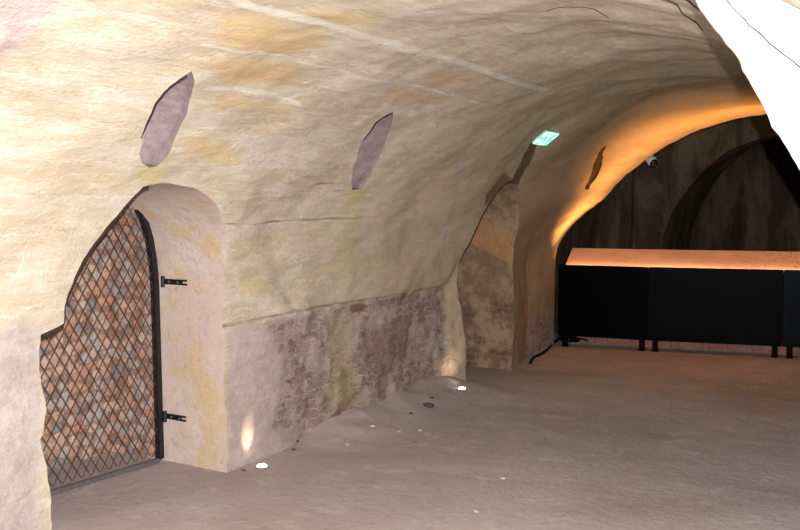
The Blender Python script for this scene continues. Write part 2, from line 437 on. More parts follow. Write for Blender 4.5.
patch(OCH, [(238,275),(275,278),(270,298),(240,295)], 0.06, 0.6)
patch(OCH, [(130,118),(160,70),(200,60),(200,100),(150,128)], 0.10, 0.45)
patch(OCH, [(226,205),(262,232),(262,262),(228,290)], 0.1, 0.35)
patch(OCH, [(345,258),(382,255),(380,268),(345,272)], 0.05, 0.5)
patch(OCH, [(5,150),(40,145),(45,190),(8,200)], 0.12, 0.35)
patch(OCH, [(40,90),(55,80),(62,110),(45,120)], 0.08, 0.35)
patch(LAV, [(-30,-20),(78,-20),(52,15),(25,42),(0,62),(-30,80)], 0.12)
patch(LAV, [(-30,340),(22,318),(44,325),(46,370),(44,420),(40,480),(48,540),(-30,560)], 0.08, 0.8)
patch(LAV, [(225,330),(280,312),(290,318),(284,360),(290,440),(270,470),(225,490)], 0.06, 0.7)
patch(LAV, [(215,115),(262,118),(255,135),(212,130)], 0.05, 0.5)
patch(LAV, [(300,95),(360,105),(350,118),(300,112)], 0.07, 0.3)
patch(LAV, [(570,10),(612,0),(610,30),(560,32)], 0.1, 0.5)
patch(BRK, [(262,322),(330,308),(446,287),(450,392),(300,450),(272,430),(282,360)], 0.05)
patch(BRK, [(522,330),(556,300),(558,350),(530,372)], 0.06, 0.8)
patch(LAV, [(262,322),(446,287),(450,392),(300,450),(272,430)], 0.05, 0.5)
patch(WHT, [(444,310),(452,310),(453,376),(444,374)], 0.03, 0.4)
patch(WHT, [(320,325),(328,322),(332,350),(322,352)], 0.03, 0.5)
patch(LAV, [(270,345),(292,350),(300,380),(280,390)], 0.03, 0.8)
patch(LAV, [(225,372),(280,358),(284,400),(262,470),(225,480)], 0.05, 0.7)
patch(DRK, [(352,305),(366,302),(366,312),(352,314)], 0.02, 0.9)
patch(DRK, [(376,300),(415,290),(412,300),(378,308)], 0.02, 0.6)
patch(DRK, [(362,325),(410,310),(412,355),(380,385),(362,370)], 0.05, 0.55)
patch(DRK, [(424,295),(440,290),(440,330),(424,340)], 0.03, 0.5)
patch(GRN, [(330,318),(352,312),(358,400),(338,412),(326,400)], 0.10, 0.65)
patch(DRK, [(328,420),(348,395),(362,385),(345,412),(330,425)], 0.03, 0.9)
patch(DRK, [(338,370),(348,360),(350,395),(338,400)], 0.03, 0.6)
patch(GRN, [(134,150),(168,152),(172,172),(158,192),(136,182)], 0.05, 1.0)
patch(GRN, [(346,188),(368,188),(366,205),(350,208)], 0.03, 1.0)
patch(GRN, [(340,205),(366,203),(362,280),(330,290)], 0.08, 0.6)
patch(GRN, [(228,240),(330,215),(440,220),(435,285),(300,305),(228,315)], 0.15, 0.32)
patch(GRN, [(376,165),(396,165),(394,200),(378,202)], 0.03, 0.35)
patch(DRK, [(484,196),(507,172),(516,180),(502,194),(484,208)], 0.03, 0.8)
patch(DRK, [(524,128),(540,122),(550,124),(530,136)], 0.06, 0.5)
patch(DRK, [(560,130),(600,118),(640,100),(700,85),(690,100),(600,140)], 0.1, 0.25)
patch(DRK, [(400,205),(420,205),(425,215),(398,214)], 0.03, 0.4)
patch(DRK, [(90,66),(100,60),(104,74),(94,78)][0:4], 0.03, 0.0)
patch(DRK, [(32,66),(40,60),(43,72),(36,76)], 0.02, 0.7)
patch(GRN, [(395,38),(500,54),(600,72),(590,86),(480,72),(400,52)], 0.06, 0.3)
stroke(WHT, [(225,-8),(249,4),(300,15),(324,21),(350,28),(410,47),(462,62),(492,71),(545,88)], 0.030, 1.0)
stroke(WHT, [(200,41),(230,46),(260,51),(312,64),(395,81),(440,92),(480,102)], 0.016, 0.8)
stroke(WHT, [(205,86),(240,90),(267,94),(300,104)], 0.020, 0.9)
stroke(WHT, [(215,112),(280,124),(340,132)], 0.015, 0.6)
stroke(WHT, [(365,-5),(430,14),(520,38),(600,62)], 0.014, 0.5)
stroke(WHT, [(560,88),(520,110),(490,135),(470,165),(458,200),(450,240),(444,285)], 0.03, 0.4)
stroke(DRK, [(233,186),(291,183),(348,186)], 0.010, 0.75)
stroke(DRK, [(226,224),(254,224),(303,221),(360,218)], 0.011, 0.75)
stroke(DRK, [(228,258),(300,252),(430,246)], 0.008, 0.4)
stroke(DRK, [(225,326),(290,311),(360,301),(442,287)], 0.016, 0.8)
stroke(LAV, [(468,150),(452,200),(446,235),(436,265)], 0.03, 0.8)
stroke(DRK, [(538,200),(600,200),(650,202)], 0.006, 0.5)
stroke(WHT, [(186,180),(215,205),(222,225)], 0.01, 0.4)
stroke(DRK, [(632,-4),(650,10),(672,22),(700,34)], 0.008, 0.6)
stroke(DRK, [(655,-4),(680,14),(705,30)], 0.008, 0.6)
stroke(DRK, [(300,2),(420,5),(500,20)], 0.006, 0.2)
stroke(DRK, [(560,62),(620,66),(700,60)], 0.012, 0.4)
stroke(DRK, [(545,75),(600,80),(690,72)], 0.010, 0.3)

def set_masks(me, origin=(0, 0, 0)):
    n = len(me.vertices); v = np.empty(n*3); me.vertices.foreach_get('co', v); v = v.reshape(-1, 3)+np.array(origin)
    Y = v[:, 1]; z = v[:, 2]; x = v[:, 0]
    a = np.where(x < XC, A, AR)
    ph = np.arctan2((z-Z0)/B, (XC-x)/a)
    U = np.where(z < Z0, z, Z0+ph*R0)
    ch = np.zeros((6, n))
    for c, closed, pts, soft, k in PATCH:
        if k <= 0: continue
        d = dist_poly(Y, U, pts, closed)
        m = (0.5-0.5*np.clip(d/soft, -1, 1)) if closed else np.clip(1-d/(soft*2), 0, 1)
        ch[c] = np.maximum(ch[c], m*k)
    for nm, i in (('m1', 0), ('m2', 3)):
        at = me.color_attributes.get(nm) or me.color_attributes.new(nm, 'FLOAT_COLOR', 'POINT')
        d = np.ones((n, 4)); d[:, 0] = ch[i]; d[:, 1] = ch[i+1]; d[:, 2] = ch[i+2]
        at.data.foreach_set('color', d.ravel())
    at = me.attributes.get('suv') or me.attributes.new('suv', 'FLOAT_VECTOR', 'POINT')
    d = np.zeros((n, 3)); d[:, 0] = Y; d[:, 1] = U
    at.data.foreach_set('vector', d.ravel())

# ------------------------------------------------------------------ vault meshes
USPLIT = yu(410, 47)[1]+0.02
def yend(u):
    x, z, _, _ = base_pt(u); return 10.42 + 0.10*(x+4.3)
def vault_shell(name, u0, u1, du, y0, dy, thick):
    nu = int((u1-u0)/du)+1; ny = int((10.5-y0)/dy)+1
    bm = bmesh.new(); inn = []; out = []
    for i in range(nu):
        u = u0+(u1-u0)*i/(nu-1); ye = yend(u)
        ri = []; ro = []
        for j in range(ny):
            Y = y0+(ye-y0)*j/(ny-1)
            ri.append(bm.verts.new(surf(Y, u)))
        inn.append(ri)
    for i in range(nu-1):
        for j in range(ny-1):
            bm.faces.new((inn[i][j], inn[i+1][j], inn[i+1][j+1], inn[i][j+1]))
    # smooth outer skin closes the shell
    out = []
    for i in range(nu):
        u = u0+(u1-u0)*i/(nu-1); ye = yend(u); x, z, nx, nz = base_pt(u)
        out.append([bm.verts.new((x-nx*thick, y0+(ye-y0)*j/(ny-1), z-nz*thick)) for j in range(ny)])
    for i in range(nu-1):
        for j in range(ny-1):
            bm.faces.new((out[i][j], out[i][j+1], out[i+1][j+1], out[i+1][j]))
        for j in (0, ny-1):
            bm.faces.new((inn[i][j], out[i][j], out[i+1][j], inn[i+1][j]))
    for j in range(ny-1):
        for i in (0, nu-1):
            bm.faces.new((inn[i][j], inn[i][j+1], out[i][j+1], out[i][j]))
    bmesh.ops.recalc_face_normals(bm, faces=bm.faces)
    me = bpy.data.meshes.new(name); bm.to_mesh(me); bm.free()
    return link(name, me, M_rock)

wall = vault_shell('wall_left', -0.15, USPLIT, 0.025, 0.4, 0.025, 1.3)

def cutter(name, front, back, mat, tri=True, mid=None):
    bm = bmesh.new()
    f = [bm.verts.new(p) for p in front]; b = [bm.verts.new(p) for p in back]
    n = len(f)
    rg = [f] + ([[bm.verts.new(p) for p in mid]] if mid else []) + [b]
    for r0, r1 in zip(rg[:-1], rg[1:]):
        for i in range(n): bm.faces.new((r0[i], r0[(i+1) % n], r1[(i+1) % n], r1[i]))
    f1 = bm.faces.new(f); f2 = bm.faces.new(b)
    if tri: bmesh.ops.triangulate(bm, faces=[f1, f2])
    bmesh.ops.recalc_face_normals(bm, faces=bm.faces)
    me = bpy.data.meshes.new(name); bm.to_mesh(me); bm.free()
    return link(name, me, mat)
def densify(pts, step, amp, seed=0, freq=9):
    out = []; n = len(pts)
    for i in range(n):
        a = np.array(pts[i], float); b = np.array(pts[(i+1) % n], float); L = np.linalg.norm(b-a)
        k = max(1, int(L/step))
        for j in range(k):
            p = a+(b-a)*j/k
            q = Vector((p[0]*freq, (p[1] if len(p) > 1 else 0)*freq, seed+(p[2]*freq if len(p) > 2 else 0)))
            w = noise.noise(q)*amp + noise.noise(q*3)*amp*0.5; w2 = noise.noise(q+Vector((5, 9, 2)))*amp
            p = p.copy(); p[0] += w; p[1] += w2; out.append(p)
    return out

cutters = []; USELF = False
# gate niche: an arched doorway cut straight back
left_px = [(175,184),(160,183),(143,186),(131,199),(118,217),(100,240),(85,262),(71,290),(65,324),(42,335),(40,370),(47,410),(41,440),(49,470),(52,500)]
lp = []
for q in left_px:
    P = vhit(*q); lp.append((P[1], P[2]))
print('gate outline', [(round(a, 2), round(b, 2)) for a, b in lp])
zt = lp[0][1]; yt = lp[0][0]
rp = [(4.31, -0.4), (4.31, 1.20)]
n_arc = 10
for k in range(1, n_arc):
    t = k/n_arc*math.pi/2
    rp.append((yt+(4.31-yt)*math.cos(t), 1.20+(zt-1.20)*math.sin(t)))
outl = rp + lp + [(lp[-1][0], -0.4)]
outl = [p for i, p in enumerate(outl)]
od = []
base = densify(outl[len(rp)-1:], 0.03, 0.012, 3, 14)
for p in densify(outl[:len(rp)-1]+[outl[len(rp)-1]], 0.05, 0.004, 1, 6):
    od.append(p)
# keep order: right side first, then jagged left side
right = densify(rp, 0.05, 0.004, 1, 6)
k = next(i for i, p in enumerate(right) if abs(p[0]-rp[-1][0]) < 0.02 and abs(p[1]-rp[-1][1]) < 0.02)
right = right[:k]
leftd = densify(lp+[(lp[-1][0], -0.4)], 0.03, 0.010, 3, 14)
kk = next(i for i, p in enumerate(leftd) if p[1] < -0.33)
leftd = leftd[:kk+1]
ring = right+leftd
cutters.append(cutter('cut', [(-3.0, p[0], p[1]) for p in ring], [(-5.0, p[0], p[1]) for p in ring], M_jamb, False, [(-4.54, p[0], p[1]) for p in ring]))
# second niche
l2 = []
for q in [(510,181),(504,186),(498,193),(490,203),(480,220),(470,240),(462,262)]:
    P = vhit(*q); l2.append((P[1], P[2]))
print('niche2 outline', [(round(a, 2), round(b, 2)) for a, b in l2])
l2 += [(l2[-1][0]+0.02, 0.8), (l2[-1][0]+0.10, 0.3), (l2[-1][0]+0.12, -0.4)]
yr, zc = 8.52, l2[0][1]
r2 = [(yr, -0.4), (yr, 1.35)]
for k in range(1, 8):
    t = k/8*math.pi/2
    r2.append((l2[0][0]+(yr-l2[0][0])*math.cos(t), 1.35+(zc-1.35)*math.sin(t)))
ring2 = [tuple(p) for p in densify(r2+l2, 0.04, 0.006, 2, 12)]
cutters.append(cutter('cut', [(-3.0, p[0], p[1]) for p in ring2], [(-4.95, p[0], p[1]) for p in ring2], M_niche, False))
# slots left in the vault
def slot(px, depths, mat, dirn, seed, amp=0.008):
    P = [vhit(*q) for q in px]; D = Vector(dirn).normalized()
    f = []; b = []; n = len(P)
    for i in range(n):
        p0, p1 = P[i], P[(i+1) % n]; d0, d1 = depths[i], depths[(i+1) % n]
        for j in range(3):
            t = j/3; p = Vector(p0+(p1-p0)*t)
            q = p*12; p = p+Vector((0, noise.noise(q+Vector((seed, 0, 0)))*amp, noise.noise(q+Vector((0, seed, 0)))*amp))
            f.append(p-D*0.12); b.append(p+D*(d0+(d1-d0)*t+0.03))
    cutters.append(cutter('cut', f, b, mat))
s1 = [(188,70),(176,77),(165,86),(157,97),(151,109),(145,122),(139,138),(137,152),(140,162),(147,167),(155,165),(163,157),(170,145),(177,131),(183,114),(188,96),(190,82)]
d1 = [0.06,0.12,0.16,0.17,0.17,0.16,0.14,0.09,0.04,0.0,0.0,0.0,0.0,0.0,0.0,0.0,0.0]
slot(s1, d1, M_slit, (-1, 0.0, 0.35), 3.3)
s2 = [(394,112),(385,116),(378,122),(372,131),(365,142),(360,155),(355,168),(352,182),(353,190),(361,190),(367,180),(373,168),(380,158),(386,146),(390,133),(393,121)]
d2 = [0.06,0.14,0.20,0.20,0.18,0.14,0.10,0.06,0.02,0,0,0,0,0,0,0]
slot(s2, d2, M_slit, (-1, 0.0, 0.35), 8.3)
s3 = [(534,139),(529,148),(522,163),(516,175),(511,184),(519,186),(525,174),(531,160),(537,146)]
slot(s3, [0.03,0.05,0.06,0.05,0.03,0,0,0,0], M_slit2, (-1, 0, 0.4), 5.3)
s4 = [(609,146),(603,151),(597,161),(592,172),(586,190),(590,190),(598,177),(604,163),(608,152)]
slot(s4, [0.02,0.05,0.06,0.06,0.03,0,0,0,0], simple('shaded_scar_stone', col(86, 62, 44), 0.95, bump=0.01, var=0.4, spec=0.1, bscale=18), (-1, 0, 0.6), 6.3)  # dark colour stands in for the shade inside this recess

for c in cutters:
    m = wall.modifiers.new('b', 'BOOLEAN'); m.operation = 'DIFFERENCE'; m.solver = 'EXACT'; m.object = c
    m.material_mode = 'TRANSFER'; m.use_self = USELF and c in cutters[:2]
dg = bpy.context.evaluated_depsgraph_get()
me = bpy.data.meshes.new_from_object(wall.evaluated_get(dg), preserve_all_data_layers=True, depsgraph=dg)
wall.modifiers.clear(); old = wall.data; wall.data = me
for c in cutters: bpy.data.objects.remove(c)
print('vault faces', len(me.polygons), [m.name for m in me.materials if m], [(c.name, len(c.data.polygons)) for c in C.objects if c.name.startswith('cut')])
me.name = 'wall_left'
# brick at the very back of the gate niche
me.materials.append(M_back); ib = len(me.materials)-1
for p in me.polygons:
    if p.center.x < -4.541 and 2.8 < p.center.y < 4.5 and me.materials[p.material_index] == M_jamb: p.material_index = ib
    p.use_smooth = True
me.set_sharp_from_angle(angle=math.radians(38))
set_masks(me)
struct(wall, 'pale flaking plaster side wall curving up into the vault, with arched niches')

def open_shell(name, u0, u1, du, y0, dy):
    nu = int((u1-u0)/du)+1; ny = int((10.5-y0)/dy)+1
    bm = bmesh.new(); rows = []; outs = []
    for i in range(nu):
        u = u0+(u1-u0)*i/(nu-1); ye = yend(u)
        rows.append([bm.verts.new(surf(y0+(ye-y0)*j/(ny-1), u)) for j in range(ny)])
    for i in range(nu-1):
        for j in range(ny-1): bm.faces.new((rows[i][j], rows[i][j+1], rows[i+1][j+1], rows[i+1][j]))
    e = []
    for i in range(nu):     # solid end face of the arch and a back skin
        v = rows[i][-1]; u = u0+(u1-u0)*i/(nu-1); x, z, nx, nz = base_pt(u)
        e.append((bm.verts.new(v.co-Vector((nx, 0, nz))*0.7), bm.verts.new(rows[i][0].co-Vector((nx, 0, nz))*0.7)))
    for i in range(nu-1):
        bm.faces.new((rows[i][-1], rows[i+1][-1], e[i+1][0], e[i][0])); bm.faces.new((e[i][0], e[i+1][0], e[i+1][1], e[i][1]))
        bm.faces.new((rows[i][0], rows[i+1][0], e[i+1][1], e[i][1]))
    bmesh.ops.recalc_face_normals(bm, faces=bm.faces)
    me = bpy.data.meshes.new(name); bm.to_mesh(me); bm.free()
    me.polygons.foreach_set('use_smooth', [True]*len(me.polygons)); me.set_sharp_from_angle(angle=math.radians(50))
    set_masks(me)
    return link(name, me, M_rock)
ceil = open_shell('ceiling', USPLIT, Z0+R0*math.pi, 0.03, 0.4, 0.03)
struct(ceil, 'rough pale plaster crown of the barrel vault')

# spall crack on the crown: a thin lip of plaster standing off the vault
def strip_on_vault(name, px, w, t, mat):
    bm = bmesh.new(); pts = []
    for i in range(len(px)-1):
        for j in range(4):
            q = (px[i][0]+(px[i+1][0]-px[i][0])*j/4, px[i][1]+(px[i+1][1]-px[i][1])*j/4)
            pts.append(vhit(*q))
    pts.append(vhit(*px[-1]))
    P = [Vector(p) for p in pts]
    prof = []
    n = len(P)
    for i, p in enumerate(P):
        k = min(i, n-1-i)/(n/2); r = w*(0.25+min(1, k*1.6))
        Y, u = inv(p); x, z, nx, nz = base_pt(u); nn = Vector((nx, 0, nz)); p2 = Vector(surf(Y, u))
        tt = (P[min(i+1, n-1)]-P[max(i-1, 0)]).normalized(); b = tt.cross(nn).normalized()
        prof.append((bm.verts.new(p2-b*r-nn*0.02), bm.verts.new(p2-b*r*0.6+nn*t), bm.verts.new(p2+b*r*0.6+nn*t), bm.verts.new(p2+b*r-nn*0.02)))
    for i in range(n-1):
        for k in range(3): bm.faces.new((prof[i][k], prof[i][k+1], prof[i+1][k+1], prof[i+1][k]))
    return to_obj(name, bm, mat, smooth=True)
M_crack_shade = simple('fissure_and_shade', col(58, 44, 40), 0.95, var=0.3)  # real fissures, and shadow lines laid along slot and niche edges
cr = strip_on_vault('trim_1', [(545,12),(552,9),(565,8),(580,9),(592,11),(602,14),(607,17)], 0.004, 0.002, M_crack_shade)
struct(cr, 'thin dark curved crack in the vault crown')

def lip(n, px, w, label): struct(strip_on_vault('trim_%d' % n, px, w, 0.004, M_crack_shade), label)  # dark strips stand in for edge shadows; the crown ones are fissures
M_lip_shade = M_crack_shade
lip(6, [(150,184),(143,186),(136,191),(131,199),(125,208),(118,217),(109,228),(100,240),(92,251),(85,262),(77,276),(71,290),(66,307),(65,324)], 0.011, 'dark broken lip of the gate niche, its shadow line laid on as a strip')
lip(7, [(65,324),(57,330),(48,334),(42,336)], 0.011, 'dark ledge where the niche lip steps left, its shadow line laid on as a strip')
lip(8, [(188,70),(176,77),(165,86),(157,97),(151,109),(145,122),(141,132)], 0.007, 'dark strip laid on as the shadow at the edge of the slot above the gate')
lip(9, [(394,112),(385,116),(378,122),(372,131),(366,141)], 0.007, 'dark strip laid on as the shadow at the edge of the second slot in the vault')
lip(10, [(513,181),(504,186),(498,193),(490,203),(484,212),(480,220),(474,231),(470,240),(465,252),(462,262)], 0.009, 'broken lip of the second niche, its shadow line laid on as a dark strip')
lip(11, [(655,-6),(668,4),(684,16),(700,27)], 0.0025, 'long dark fissure in the crown of the vault')
lip(12, [(676,-6),(688,4),(700,13)], 0.0025, 'short dark fissure in the crown of the vault')
# ------------------------------------------------------------------ floor
bm = bmesh.new(); xs = np.arange(-5.3, 2.2, 0.05); ys = np.arange(0.0, 16.5, 0.05); g = []
def fz(x, y):
    h = noise.noise(Vector((x*0.8, y*0.8, 0)))*0.02+noise.noise(Vector((x*3, y*3, 4)))*0.007+noise.noise(Vector((x*9, y*9, 4)))*0.0035
    k = float(sstep(5.0, 5.6, y)*(1-sstep(7.2, 7.9, y)))
    e = min(1, max(0, 1-(x+4.2)/(0.85+0.25*noise.noise(Vector((y*1.5, 0, 0))))))
    return h*0.7 + k*0.15*e*e*(1+0.25*noise.noise(Vector((x*4, y*4, 8)))) - 0.004
for x in xs: g.append([bm.verts.new((x, y, fz(x, y))) for y in ys])
for i in range(len(xs)-1):
    for j in range(len(ys)-1): bm.faces.new((g[i][j], g[i+1][j], g[i+1][j+1], g[i][j+1]))
fl = to_obj('floor', bm, M_floor, smooth=True)
struct(fl, 'trodden grey-brown earth floor')
def gnd(x, y): return fz(x, y)
def fhit(px, py):
    P = hit(px, py, (0, 0, 1), 0)
    for _ in range(8): P = hit(px, py, (0, 0, 1), fz(P[0], P[1]))
    return P

# ------------------------------------------------------------------ rock mass close on the right (haunch of the nearer arch)
YN = 2.7
edge = [hit(x, y, (0, 1, 0), YN) for x, y in [(676,-34),(690,-6),(697,6),(708,22),(722,40),(735,55),(742,70),(748,80),(757,96),(763,106),(768,118),(772,128),(780,138),(786,147),(793,160),(803,176),(815,200),(838,250),(850,300),(862,400),(872,600),(876,860)]]
crk = [hit(x, y, (0, 1, 0), YN) for x, y in [(700,-40),(717,-15),(728,0),(736,10),(745,19),(753,28),(760,33),(771,44),(783,54),(793,61),(806,72),(840,100),(900,140)]]
edge = [p for p in edge]; ez = [p[2] for p in edge][::-1]; ex = [p[0] for p in edge][::-1]
cz = [p[2] for p in crk][::-1]; cx = [p[0] for p in crk][::-1]
zmin, zmax = ez[0], 3.0
def Xe(z):
    if z > ez[-1]: return ex[-1]-(z-ez[-1])*0.9
    return float(np.interp(z, ez, ex)) + 0.004*noise.noise(Vector((z*40, 0, 0)))
def Xc_(z):
    if z > cz[-1]: return cx[-1]-(z-cz[-1])*0.9
    if z < cz[0]: return cx[0]+(cz[0]-z)*1.3
    return float(np.interp(z, cz, cx)) + 0.004*noise.noise(Vector((z*60, 3, 0)))
bm = bmesh.new(); rows = []
nz_ = 300
for i in range(nz_):
    z = zmin+(zmax-zmin)*i/(nz_-1); xe, xc = Xe(z), Xc_(z); xo = 1.0
    pts = [(xe+0.28, YN+0.55), (xe+0.10, YN+0.25), (xe+0.02, YN+0.06), (xe, YN+0.01)]
    cols = [xe+(xc-xe)*k/14 for k in range(1, 14)]
    for xx in cols:
        dd = min(1, (xx-xe)/0.08)
        pts.append((xx, YN-0.035*math.sin(dd*math.pi/2)-0.012*noise.noise(Vector((xx*7, z*7, 1)))-0.004*noise.noise(Vector((xx*30, z*30, 1)))))
    yb = YN-0.035
    pts += [(xc-0.003, yb), (xc, yb+0.05), (xc+0.003, yb-0.018), (xc+0.016, yb-0.028)]
    for k in range(1, 16):
        xx = xc+0.012+(xo-xc)*(k/15)**1.5
        pts.append((xx, yb-0.03-0.02*noise.noise(Vector((xx*6, z*6, 5)))-0.003*noise.noise(Vector((xx*40, z*40, 1)))))
    pts += [(xo+0.1, YN+0.55)]
    rows.append([bm.verts.new((a, b, z)) for a, b in pts])
for i in range(nz_-1):
    for j in range(len(rows[0])-1): bm.faces.new((rows[i][j], rows[i][j+1], rows[i+1][j+1], rows[i+1][j]))
    bm.faces.new((rows[i][-1], rows[i][0], rows[i+1][0], rows[i+1][-1]))
bm.faces.new(rows[0]); bm.faces.new(rows[-1])
wr = to_obj('wall_right', bm, M_white, smooth=True); struct(wr, 'whitewashed rock shoulder close on the right, cracked along its face')

# ------------------------------------------------------------------ chamber beyond the arch
def arch_band(bm, y0, y1, a, b, xc=-1.95, z0=0.9, amp=0.06, seed=0, n=60, m=16):
    rows = []
    for i in range(n+1):
        if i < 10: x, z, nx, nz = xc-a, z0*i/10-0.1*(1-i/10), 1, 0
        elif i > n-10: x, z, nx, nz = xc+a, z0*(n-i)/10-0.1*(1-(n-i)/10), -1, 0
        else:
            ph = (i-10)/(n-20)*math.pi; x, z = xc-a*math.cos(ph), z0+b*math.sin(ph); nx, nz = math.cos(ph), -math.sin(ph)
        r = []
        for j in range(m+1):
            y = y0+(y1-y0)*j/m; d = noise.noise(Vector((x*1.3+seed, y*1.3, z*1.3)))*amp+noise.noise(Vector((x*4+seed, y*4, z*4)))*amp*0.4
            r.append(bm.verts.new((x+nx*d, y, z+nz*d)))
        rows.append(r)
    for i in range(n):
        for j in range(m): bm.faces.new((rows[i][j], rows[i+1][j], rows[i+1][j+1], rows[i][j+1]))
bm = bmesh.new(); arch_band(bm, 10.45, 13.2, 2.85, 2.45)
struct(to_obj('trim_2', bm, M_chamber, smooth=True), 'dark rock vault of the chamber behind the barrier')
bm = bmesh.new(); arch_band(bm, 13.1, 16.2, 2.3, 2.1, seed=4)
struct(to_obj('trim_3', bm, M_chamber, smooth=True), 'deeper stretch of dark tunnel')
# partition with an arched opening
ap = [hit(x, y, (0, 1, 0), 13.0) for x, y in [(662,330),(661,262),(664,235),(672,212),(688,188),(705,168),(728,150),(760,138),(800,132),(850,130),(900,135)]]
bm = bmesh.new(); inner = [(p[0], p[2]) for p in ap]; inner[0] = (inner[0][0], -0.1)
inner += [(0.2, 2.2), (0.5, 1.4), (0.5, -0.1)]
outer = []
for i, (x, z) in enumerate(inner):
    t = i/(len(inner)-1)
    if i == 0: outer.append((-5.1, -0.1))
    elif i == len(inner)-1: outer.append((1.3, -0.1))
    else:
        ang = math.pi*(t); outer.append((-1.9-3.2*math.cos(ang), 0.6+2.95*math.sin(ang)**0.7))
K = 14
fr = []
for (a, b) in zip(inner, outer):
    fr.append([(a[0]+(b[0]-a[0])*k/K, a[1]+(b[1]-a[1])*k/K) for k in range(K+1)])
F1 = [[bm.verts.new((x, 13.0+0.10*noise.noise(Vector((x*1.6, z*0.6, 3)))+0.04*noise.noise(Vector((x*5, z*3, 3))), z)) for x, z in r] for r in fr]
F2 = [[bm.verts.new((r[0][0], 13.5, r[0][1]))] for r in fr]
for i in range(len(F1)-1):
    for k in range(K): bm.faces.new((F1[i][k], F1[i][k+1], F1[i+1][k+1], F1[i+1][k]))
    bm.faces.new((F1[i][0], F1[i+1][0], F2[i+1][0], F2[i][0]))
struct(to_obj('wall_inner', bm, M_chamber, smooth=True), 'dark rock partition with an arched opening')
bm = bmesh.new(); gg = []
for i in range(60):
    x = -4.6+5.4*i/59
    gg.append([bm.verts.new((x, 15.6+0.35*noise.noise(Vector((x*1.2, z*0.35, 9)))+0.1*noise.noise(Vector((x*4, z, 9))), z)) for z in np.linspace(-0.1, 3.4, 24)])
for i in range(59):
    for j in range(23): bm.faces.new((gg[i][j], gg[i+1][j], gg[i+1][j+1], gg[i][j+1]))
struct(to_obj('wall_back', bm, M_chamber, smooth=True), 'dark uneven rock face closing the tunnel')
# upright pier standing in front of the partition
bm = bmesh.new(); rr = []
for j in range(24):
    z = -0.05+2.9*j/23
    rr.append([bm.verts.new((-4.62+0.30*math.cos(a)*(1+0.15*noise.noise(Vector((a, z*1.2, 1)))), 12.9+0.3*math.sin(a)*(1+0.15*noise.noise(Vector((a, z, 5)))), z)) for a in np.linspace(0, 2*math.pi, 20, endpoint=False)])
for j in range(23):
    for k in range(20): bm.faces.new((rr[j][k], rr[j][(k+1) % 20], rr[j+1][(k+1) % 20], rr[j+1][k]))
struct(to_obj('trim_4', bm, M_chamber, smooth=True), 'rough stone pier against the partition')
# brick kerb under the barrier
bm = bmesh.new()
for i in range(18):
    x0 = -4.38+i*0.26; 
    y = 10.62+0.2*(x0+4.38)
    hgt = 0.12+0.02*random.random()
    frame_box(bm, (x0+0.13, y+0.06, hgt/2-0.01), (1, 0.2, 0), (-0.2, 1, 0), (0, 0, 1), 0.262, 0.14+0.01*random.random(), hgt+0.02, 0.006)
struct(to_obj('trim_5', bm, M_kerb), 'low red-brown brick kerb behind the barrier feet')

# ------------------------------------------------------------------ iron gate in the first niche
XG = -4.5
gate = thing('iron_gate', 'black iron gate of diamond mesh filling the arched niche in the near wall', 'gate', (XG, 3.75, 0))
post_px = [(160,463),(155,290),(153,262),(149,238),(143,218),(136,205),(130,196)]
post = [hit(x, y, (1, 0, 0), XG) for x, y in post_px]
# arch continues, hidden by the rock, down the far stile
yc = 3.72; zt = 1.80
full = [(p[1], p[2]) for p in post]
full[0] = (full[0][0], 0.03)
for k in range(1, 8):
    a = k/8*math.pi; 
yA, zA = full[-1]
arch = []
for k in range(1, 13):
    t = k/12; a0 = math.acos(max(-1, min(1, (yA-yc)/(4.25-yc))))
    a = a0+(math.pi-a0)*t
    arch.append((yc+(4.25-yc)*math.cos(a), 1.2+(zA-1.2)/math.sin(a0)*math.sin(a)))
full2 = full+arch+[(yc-(4.25-yc), 0.03)]
# smooth sample
fs = []
for i in range(len(full2)-1):
    a, b = full2[i], full2[i+1]
    for j in range(4): fs.append((a[0]+(b[0]-a[0])*j/4, a[1]+(b[1]-a[1])*j/4))
fs.append(full2[-1])
def sweep_rect(bm, pts, w, d):
    """flat bar, w in the gate plane, d across it"""
    rings = []
    for i, p in enumerate(pts):
        a = pts[max(i-1, 0)]; b = pts[min(i+1, len(pts)-1)]
        t = Vector((0, b[0]-a[0], b[1]-a[1])).normalized(); nn = Vector((0, -t.z, t.y)); P = Vector((XG, p[0], p[1]))
        X = Vector((1, 0, 0))
        rings.append([bm.verts.new(P+nn*w*s1/2+X*d*s2/2) for s1, s2 in ((-1, -1), (1, -1), (1, 1), (-1, 1))])
    for i in range(len(rings)-1):
        for k in range(4): bm.faces.new((rings[i][k], rings[i][(k+1) % 4], rings[i+1][(k+1) % 4], rings[i+1][k]))
    bm.faces.new(rings[0]); bm.faces.new(rings[-1])
bm = bmesh.new(); sweep_rect(bm, fs, 0.038, 0.04)
to_obj('gate_frame', bm, M_iron, gate)
bm = bmesh.new(); box(bm, (XG, yc, 0.022), 0.04, 2*(4.25-yc)-0.02, 0.026, 0.004)
o = to_obj('bottom_rail', bm, M_rail, gate); o['label'] = 'pale grey bottom rail'
def inside(y, z):
    c = False; n = len(fs)
    for i in range(n):
        (x0, y0), (x1, y1) = fs[i], fs[(i+1) % n]
        if (y0 > z) != (y1 > z) and y < (x1-x0)*(z-y0)/(y1-y0)+x0: c = not c
    return c
bm = bmesh.new(); DW, DH = 0.068, 0.104
SX = XG
